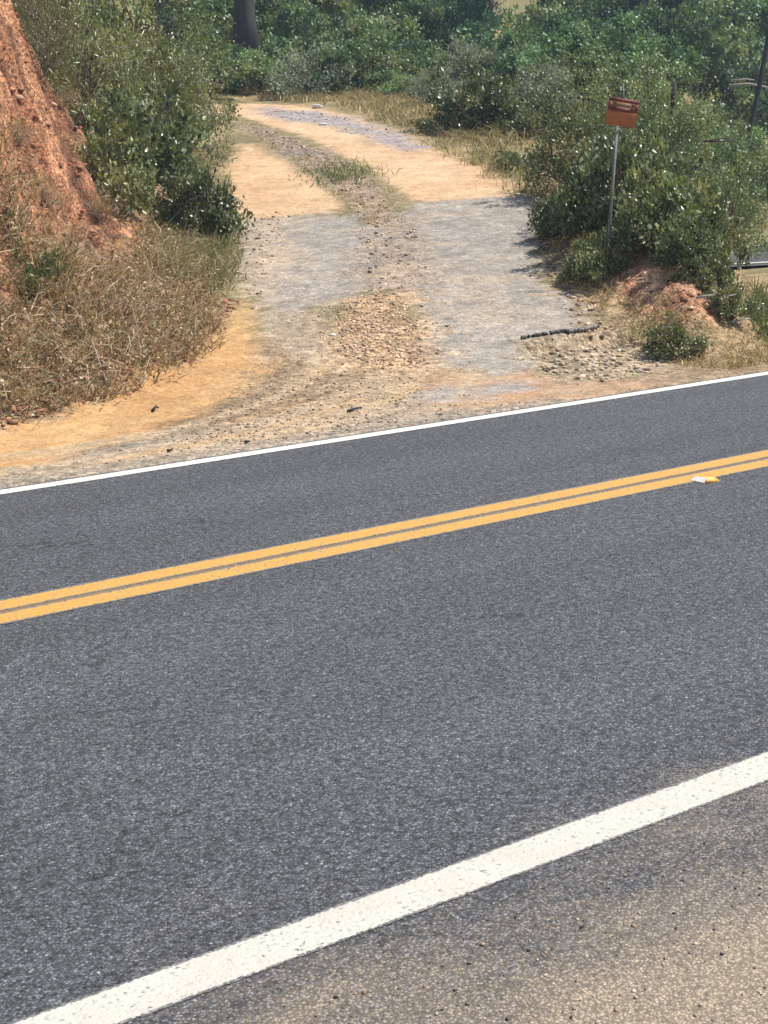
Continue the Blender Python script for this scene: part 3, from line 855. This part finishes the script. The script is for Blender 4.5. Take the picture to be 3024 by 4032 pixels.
def stones(name, pts, smin, smax, cols, lab, rs, flat=.65, sink=.3, zfix=None):
    n = len(pts); s = smin * (smax / smin) ** (rs.random((n, 1)) ** 1.8)
    z = terrain(pts[:, 0], pts[:, 1]) if zfix is None else np.full(n, zfix)
    v = IV[None] * (1 + rs.normal(0, .30, (n, len(IV), 1))) + rs.normal(0, .16, (n, len(IV), 3))
    v = v * (s[:, None] * np.stack([rs.uniform(.7, 1.4, n), rs.uniform(.7, 1.2, n), rs.uniform(flat * .7, flat * 1.2, n)], 1)[:, None, :])
    a = rs.uniform(0, 6.28, n); ca, sa = np.cos(a)[:, None], np.sin(a)[:, None]
    x = v[..., 0] * ca - v[..., 1] * sa; y = v[..., 0] * sa + v[..., 1] * ca
    v = np.stack([x + pts[:, :1], y + pts[:, 1:2], v[..., 2] + (z[:, None] + s * (flat - sink))], -1)
    f = IF[None] + (np.arange(n) * len(IV))[:, None, None]
    col = np.repeat(palette(n, cols, rs, .18), len(IV), 0)
    return tag(mesh(name, v.reshape(-1, 3), f.reshape(-1, 3), M['stone'], None, col), lab, name.replace('_', ' '), kind='stuff')


rs = np.random.default_rng(5)
TAN = [(.58, .42, .27), (.72, .58, .43), (.50, .34, .21), (.36, .26, .18), (.64, .46, .28)]
stones('gravel', np.concatenate([in_poly(P_GRAV, 1900, rs), in_poly(P_GRAV, 900, rs) + rs.normal(0, .26, (900, 2))]), .003, .018, TAN, 'tan loose gravel heaped in the middle of the driveway mouth', rs)
stones('roadside_gravel', np.concatenate([in_poly(poly([(1100, 1480), (1560, 1440), (1700, 1480), (1600, 1690), (900, 1760), (700, 1740)]), 1500, rs), in_poly(poly([(0, 1880), (700, 1700), (1000, 1480), (1500, 1450), (2100, 1600), (1500, 1690), (0, 1930)]), 900, rs)]), .003, .013, [(.44, .35, .25), (.32, .25, .18), (.20, .15, .11), (.56, .47, .36)], 'small brown gravel strewn between the white line and driveway', rs)
stones('median_gravel', np.concatenate([in_poly(P_MED, 900, rs), in_poly(P_GREYB, 250, rs), in_poly(poly([(900, 880), (960, 840), (1330, 830), (1130, 870), (1000, 1250), (930, 1100)]), 250, rs), in_poly(poly([(1400, 880), (1600, 850), (1700, 1000), (1640, 1150), (1400, 1150)]), 350, rs), in_poly(P_REDGE, 650, rs)]), .005, .026, TAN + [(.24, .20, .18), (.30, .26, .23)], 'loose stones along the hump and edges of the driveway', rs)
stones('rubble', np.concatenate([in_poly(WASH, 520, rs), in_poly(WASH, 200, rs) + rs.normal(0, .15, (200, 2))]), .004, .030, [(.56, .48, .35), (.64, .56, .42), (.42, .33, .22), (.54, .41, .26), (.28, .22, .15)], 'pale broken rubble under the crumbled asphalt edge', rs)
stones('dirt_clods', np.concatenate([in_poly(P_LRED, 3800, rs), in_poly(P_RRED, 120, rs), in_poly(poly([(-200, 1500), (300, 1450), (900, 1180), (960, 1180), (700, 1440), (0, 1700), (-200, 1760)]), 700, rs)]), .008, .040, [(.33, .14, .08), (.44, .22, .12), (.20, .10, .06), (.52, .34, .21), (.27, .16, .10)], 'red earth clods on the cut banks', rs)
_a = rs.uniform(.2, 3.4, 1500); _q = 2.55 - np.abs(rs.normal(0, .75, 1500)); stones('shoulder_gravel', np.stack([_a * TX + _q * NX, _a * TY + _q * NY], 1), .0015, .0055, [(.44, .36, .26), (.56, .48, .37), (.05, .045, .04), (.22, .19, .16), (.38, .28, .18)], 'fine beige grit scattered on the near road shoulder', rs, .8, .5, 0.)
stones('red_rubble', in_poly(P_LRED, 420, rs), .02, .075, [(.30, .13, .075), (.38, .18, .10), (.22, .10, .06), (.44, .27, .17)], 'lumps of crumbling red earth in the left cut bank', rs, .8, .62)


# undermined edge of the old paving: a ragged slab jutting over the washout
lip_px = [(2060, 1352), (2120, 1342), (2200, 1330), (2270, 1326), (2330, 1318), (2370, 1316)]
lip = np.array([hit(x, y) for x, y in lip_px]); u_ = np.linspace(0, 1, 60)
lx = np.interp(u_, np.linspace(0, 1, len(lip)), lip[:, 0]); ly = np.interp(u_, np.linspace(0, 1, len(lip)), lip[:, 1])
ly = ly + .16
lz = terrain(lx, ly + .10); jut = .11 + .10 * fbm(u_ * 11, u_ * 0, 1, 3, 71) + rs.normal(0, .02, 60); jut *= np.sin(np.pi * np.clip(u_ * .96 + .02, 0, 1)) ** .35
rows_ = [np.stack([lx, ly + .12, lz - .006], 1), np.stack([lx, ly - jut, lz * .4 + .6 * np.minimum(lz, np.median(lz)) + .004 + rs.normal(0, .003, 60)], 1), np.stack([lx, ly - jut + .015, lz * .4 + .6 * np.minimum(lz, np.median(lz)) - .022 + rs.normal(0, .008, 60)], 1), np.stack([lx, ly + .12, lz - .05], 1)]
Vl = np.concatenate(rows_); fl_ = []
for r_ in range(3):
    for i in range(59): fl_.append((r_ * 60 + i, r_ * 60 + i + 1, r_ * 60 + 61 + i, r_ * 60 + 60 + i))
o = mesh('driveway_edge', Vl, fl_, M['soil'], None, np.tile(np.array([[.30, .275, .25]]), (240, 1)) * (1 + rs.normal(0, .08, (240, 1))))
tag(o, 'broken jutting edge of the worn asphalt paving', kind='structure')


def rock(px, py, s, mt, lab, nm='stone', seed=1, D=None):
    r = np.random.default_rng(seed)
    if D is None: x, y = hit(px, py); z = float(terrain(np.array([x]), np.array([y]))[0])
    else: x, y, z = spot(px, D)
    import bmesh
    bm = bmesh.new(); bmesh.ops.create_icosphere(bm, subdivisions=2, radius=1)
    v = np.array([k.co[:] for k in bm.verts]); f = np.array([[k.index for k in p.verts] for p in bm.faces]); bm.free()
    pl_ = unit(r.normal(0, 1, (9, 3)))
    for p in pl_:                                  # chip flat facets
        d = v @ p; v = v - np.maximum(0, d - .72)[:, None] * p
    v *= (1 + r.normal(0, .03, (len(v), 1))); v *= np.array(s)
    o = mesh(nm, v, f, mt); o.location = (x, y, z + s[2] * .25); o.rotation_euler.z = r.uniform(0, 6)
    return tag(o, lab, 'stone')


rock(1310, 1322, (.035, .03, .022), M['paler'], 'single white stone on the driveway left of the gravel patch', seed=2)
rock(1250, 425, (.22, .12, .07), M['paler'], 'pale flat stone at the far edge of the tan track', seed=3)
rock(1990, 622, (.06, .05, .04), M['paler'], 'pinkish white stone below the tiny pale topped shrub', seed=4)
rock(1275, 492, (.10, .06, .035), M['paler'], 'small pale stone lying on the tan track near the bend', seed=6)
rock(2040, 770, (.06, .05, .035), M['paler'], 'small pale stone at the top right corner of the worn asphalt', seed=8)
rock(3010, 0, (.45, .4, .5), M['rock'], 'dark boulder at the right edge below the far slope', 'boulder', 9, D=40)
rock(3035, 1300, (.12, .10, .07), M['paler'], 'bluish white stone at the right edge beside the road verge', 'stone', 12)


def stick(pts, rad, mt, lab, nm='stick', cat='stick'):
    P = np.array(pts); b = MB(); n = len(P)
    b.tube(P - P[0], np.linspace(rad, rad * .5, n), 6)
    o = b.build(nm, mt, None, True); o.location = P[0]
    return tag(o, lab, cat)


def gpt(px, py, up=.02):
    x, y = hit(px, py); return np.array([x, y, float(terrain(np.array([x]), np.array([y]))[0]) + up])


stick([at(2740, 1172, 14.1), at(2800, 1163, 14.1), at(2850, 1168, 14.1), at(2900, 1160, 14.1)], .013, M['pale'], 'pale bare branch lying level under the bush at the right', 'fallen_branch', 'branch')
stick([gpt(2880, 1290, .05), gpt(2925, 1287, .05), gpt(2962, 1280, .06)], .010, M['pale'], 'short bleached stick in green grass at the right roadside')
stick([at(2880, 318, 45), at(2940, 312, 45), at(2970, 316, 45)], .035, M['pale'], 'upper of two bleached logs on the far slope at right', 'fallen_log', 'log')
stick([at(2870, 338, 44), at(2950, 330, 44), at(3060, 352, 44)], .045, M['pale'], 'lower and longer bleached log on the far slope at right', 'fallen_log', 'log')
stick([at(2655, 470, 24), at(2650, 400, 24), at(2657, 320, 24)], .06, M['char'], 'blackened dead stump behind the bushes right of the sign', 'charred_stump', 'stump')
stick([gpt(430, 1545, .02), gpt(400, 1500, .12), gpt(370, 1440, .2)], .007, M['pale'], 'pale stick poking out of the weeds low on the left bank')
stick([gpt(560, 1540, .02), at(545, 1500, float(hit(560, 1540)[1])), at(528, 1470, float(hit(560, 1540)[1]))], .007, M['pale'], 'short pale stick at the bottom edge of the left weeds')
stick([gpt(1370, 1625, .012), gpt(1395, 1620, .018), gpt(1425, 1612, .012)], .012, M['char'], 'black scrap lying in gravel close to the far white line')
stick([gpt(660, 1782, .012), gpt(678, 1780, .014)], .012, M['char'], 'tiny dark scrap on the sandy shoulder at left')
stick([gpt(965, 1748, .012), gpt(985, 1746, .014)], .012, M['char'], 'tiny dark scrap beside the white line at the centre left')
stick([gpt(600, 1625, .012), gpt(615, 1617, .03), gpt(625, 1615, .014)], .013, M['char'], 'dark curled scrap on the orange sand below the left bank')


# ------------------------------------------------------------------ dry weeds and grass
def blades(pts, ln, wd, cols, rs, lean=.6, var=.22, seg=3, nrm=None):
    n = len(pts); z = terrain(pts[:, 0], pts[:, 1])
    B = np.concatenate([pts, z[:, None] - .02], 1)
    d = unit(np.stack([rs.normal(0, lean, n), rs.normal(0, lean, n), np.ones(n)], 1) + (0 if nrm is None else nrm))
    l = ln * rs.uniform(.35, 1.25, (n, 1)); bend = rs.normal(0, .35, (n, 3)) * l; bend[:, 2] = -np.abs(bend[:, 2]) * .8
    a = unit(np.cross(d, rs.normal(0, 1, (n, 3)))) * wd * rs.uniform(.5, 1.5, (n, 1))
    m1 = B + d * l * .55; tip = B + d * l + bend
    V = np.stack([B - a, B + a, m1 - a * .8, m1 + a * .8, tip], 1); i = np.arange(n)[:, None] * 5
    Fc = np.concatenate([i + np.array([[0, 1, 3]]), i + np.array([[0, 3, 2]]), i + np.array([[2, 3, 4]])])
    return V.reshape(-1, 3), Fc, np.repeat(palette(n, cols, rs, var), 5, 0)


def merge(parts):
    V, Fc, C_ = [], [], []; n = 0
    for v, f, c in parts: V.append(v); Fc.append(f + n); C_.append(c); n += len(v)
    return np.concatenate(V), np.concatenate(Fc), np.concatenate(C_)


def clump_pts(P, n, k, sig, rs):
    c = in_poly(P, n, rs); return np.repeat(c, k, 0) + rs.normal(0, sig, (n * k, 2))


BRN = [(.39, .25, .15), (.48, .35, .22), (.62, .50, .35), (.30, .175, .105), (.40, .30, .18), (.22, .13, .08)]
OLV = [(.25, .235, .11), (.32, .28, .14), (.21, .21, .10), (.37, .31, .17)]
STRAW = [(.46, .36, .19), (.55, .44, .25), (.38, .29, .15), (.30, .25, .11)]
GRN = [(.12, .16, .06), (.16, .19, .08), (.10, .14, .055), (.2, .21, .1)]
P_BANKL = [(-6.2, 9.4), (-2.9, 10.95), (-2.15, 11.65), (-1.75, 12.5), (-1.55, 13.3), (-1.5, 14.3), (-1.75, 16.3), (-2.1, 18.8), (-3.2, 18.8), (-3.6, 16.5), (-5.2, 14.5), (-7.0, 12.0)]
lowl = [(-5.2, 9.6), (-2.85, 10.95), (-2.15, 11.65), (-1.75, 12.5), (-1.55, 13.3), (-1.5, 14.3), (-1.75, 16.3), (-2.05, 18.6), (-2.6, 18), (-2.4, 15.6), (-2.6, 14.2), (-3.3, 13.2), (-4.6, 12.2), (-5.6, 11.2)]
parts = []
parts.append(blades(clump_pts(lowl, 1500, 10, .05, rs), .22, .0042, BRN, rs, .75))
parts.append(blades(clump_pts(lowl, 480, 9, .07, rs), .26, .0035, OLV, rs, .7))
parts.append(blades(in_poly(lowl, 700, rs), .26, .006, [(.66, .58, .46), (.56, .46, .34), (.3, .22, .15)], rs, 1.2, seg=3))
parts.append(blades(in_poly(lowl, 700, rs), .40, .004, [(.60, .52, .42), (.52, .42, .3)], rs, .8))
parts.append(blades(clump_pts(lowl, 700, 8, .07, rs), .24, .004, STRAW, rs, .8))
parts.append(blades(clump_pts(P_BANKL, 800, 6, .07, rs), .2, .0035, BRN, rs, .9))
# dead leaves caught in the stems
lp = clump_pts(lowl, 1300, 7, .09, rs); lz = terrain(lp[:, 0], lp[:, 1]) + np.abs(rs.normal(0, .09, len(lp)))
lv, lf = leaf_cloud(np.concatenate([lp, lz[:, None]], 1), np.array([[0, 0, .3]]), .04, .34, rs, 1.)
parts.append((lv, lf, np.repeat(palette(len(lp), BRN + OLV, rs, .2), 4, 0)))
v, f, c = merge(parts)
tag(mesh('dry_weeds', v, f, M['dry'], None, c), 'tangle of dry brown weeds covering the left bank', 'weeds', kind='stuff')

gp = poly([(620, 860), (900, 860), (930, 1000), (930, 1130), (800, 1200), (640, 1060)])
v, f, c = merge([blades(clump_pts(gp, 240, 14, .07, rs), .30, .004, OLV + GRN[:2], rs, .5), blades(clump_pts(poly([(80, 1000), (220, 1010), (210, 1180), (90, 1150)]), 40, 12, .06, rs), .25, .004, GRN, rs, .5)])
tag(mesh('green_grass', v, f, M['dry'], None, c), 'soft grey green grass patches on the left bank', 'grass', kind='stuff')

vr = [(1.95, 19), (1.8, 16.2), (1.85, 14.7), (2.2, 13.6), (2.7, 13.0), (3.0, 12.6), (5, 14.0), (4.4, 14.6), (3.6, 14.0), (3.1, 13.5), (2.7, 13.4), (2.2, 14.1), (1.95, 15.2), (2.05, 16.5), (2.4, 19)]
vb = [(1.9, 21.6), (1.3, 25.4), (.6, 28.6), (-.6, 33), (-3.4, 38), (-2.5, 40), (1.5, 38), (4.5, 32), (4.5, 24), (2.6, 20)]
vf = [(-3.6, 38.6), (-9, 40.2), (-9, 42), (2, 42), (7, 40), (7, 36), (3, 36), (-.5, 36)]
parts = [blades(clump_pts([(2.05, 19), (2.1, 16.2), (2.15, 14.9), (2.4, 13.7), (2.75, 13.2), (2.9, 14), (2.4, 15.2), (2.5, 18.5)], 170, 12, .06, rs), .17, .004, STRAW + OLV[:2], rs, .6),
         blades(clump_pts(vb, 900, 14, .09, rs), .30, .006, STRAW + OLV, rs, .5),
         blades(clump_pts(vf, 700, 12, .10, rs), .34, .009, STRAW + OLV, rs, .5),
         blades(clump_pts([(2.8, 12.55), (3.6, 13.1), (6, 14.8), (6, 15.6), (3.6, 14.0), (2.6, 13.1)], 260, 10, .06, rs), .16, .004, STRAW, rs, .7),
         blades(clump_pts([(7.0, 33.5), (12, 34.5), (16, 40), (9, 42), (6.5, 37)], 350, 12, .12, rs), .30, .009, STRAW + OLV, rs, .5)]
v, f, c = merge(parts)
tag(mesh('dry_grass', v, f, M['dry'], None, c), 'straw coloured dry grass along the driveway and right verge', 'grass', kind='stuff')
parts = [blades(clump_pts([(3.6, 13.7), (4.8, 14.6), (5.2, 17), (4.6, 18.5), (3.9, 16)], 260, 14, .07, rs), .30, .005, GRN, rs, .5)]
v, f, c = merge(parts)
tag(mesh('green_verge_grass', v, f, M['dry'], None, c), 'green grass in the hollow at the right edge', 'grass', kind='stuff')

gtx, gty = hit(1350, 690)
tf = blades(np.array([[gtx, gty]]) + rs.normal(0, 1, (620, 2)) * np.array([.28, .55]), .17, .006, GRN + OLV[:1], rs, .5)
o = tag(mesh('tuft_grass', *tf[:2], M['dry'], None, tf[2]), 'green grass tuft growing on the hump between the wheel tracks', 'grass', kind='stuff')
wf = blades(np.concatenate([clump_pts(P_MED, 60, 8, .07, rs)]), .16, .005, STRAW + BRN, rs, .7)
tag(mesh('median_weeds', *wf[:2], M['dry'], None, wf[2]), 'sparse dry weeds on the stony hump between the wheel tracks', 'weeds', kind='stuff')

# ------------------------------------------------------------------ far stretch of road
far_strip('far_road', -3.0, 3.0, 0, M['asphalt'], 'second stretch of grey road past the right bank')
far_strip('far_edge_line', -2.6, -2.35, .012, M['white_far'], 'nearer white edge line of the second stretch of road')
far_strip('far_edge_line', 2.35, 2.6, .012, M['white_far'], 'farther white edge line of the second stretch of road')

# ------------------------------------------------------------------ haze
hz = MB(); hz.box((0, 40, 22), (700, 560, 56)); ho = hz.build('haze', None); tag(ho, 'thin bluish summer haze', 'haze', kind='stuff')
hm = bpy.data.materials.new('haze'); hm.use_nodes = True; hn = hm.node_tree; hn.nodes.remove(hn.nodes['Principled BSDF'])
pv = hn.nodes.new('ShaderNodeVolumePrincipled'); pv.inputs['Density'].default_value = .0011; pv.inputs['Color'].default_value = (.66, .82, 1, 1)
hn.links.new(pv.outputs[0], hn.nodes['Material Output'].inputs['Volume']); ho.data.materials.append(hm)

# ------------------------------------------------------------------ light
EL, AZ = R(61), R(2)            # sun straight off to the right
sd = Vector((math.cos(EL) * math.cos(AZ), math.cos(EL) * math.sin(AZ), math.sin(EL)))
ld = bpy.data.lights.new('sun', 'SUN'); lo = bpy.data.objects.new('sun', ld); COL.objects.link(lo)
ld.energy = 4.3; ld.angle = R(.53); ld.color = (1, .95, .87)
lo.rotation_euler = sd.to_track_quat('Z', 'Y').to_euler()
w = bpy.data.worlds.new('World'); S.world = w; w.use_nodes = True
nt = w.node_tree; sk = nt.nodes.new('ShaderNodeTexSky'); sk.sky_type = 'NISHITA'; sk.sun_disc = False
sk.sun_elevation = EL; sk.sun_rotation = math.pi / 2 - AZ
bg = nt.nodes['Background']; bg.inputs[1].default_value = .11; nt.links.new(sk.outputs[0], bg.inputs[0])
S.view_settings.view_transform = 'Standard'; S.view_settings.look = 'None'; S.view_settings.gamma = 1
S.view_settings.exposure = .58
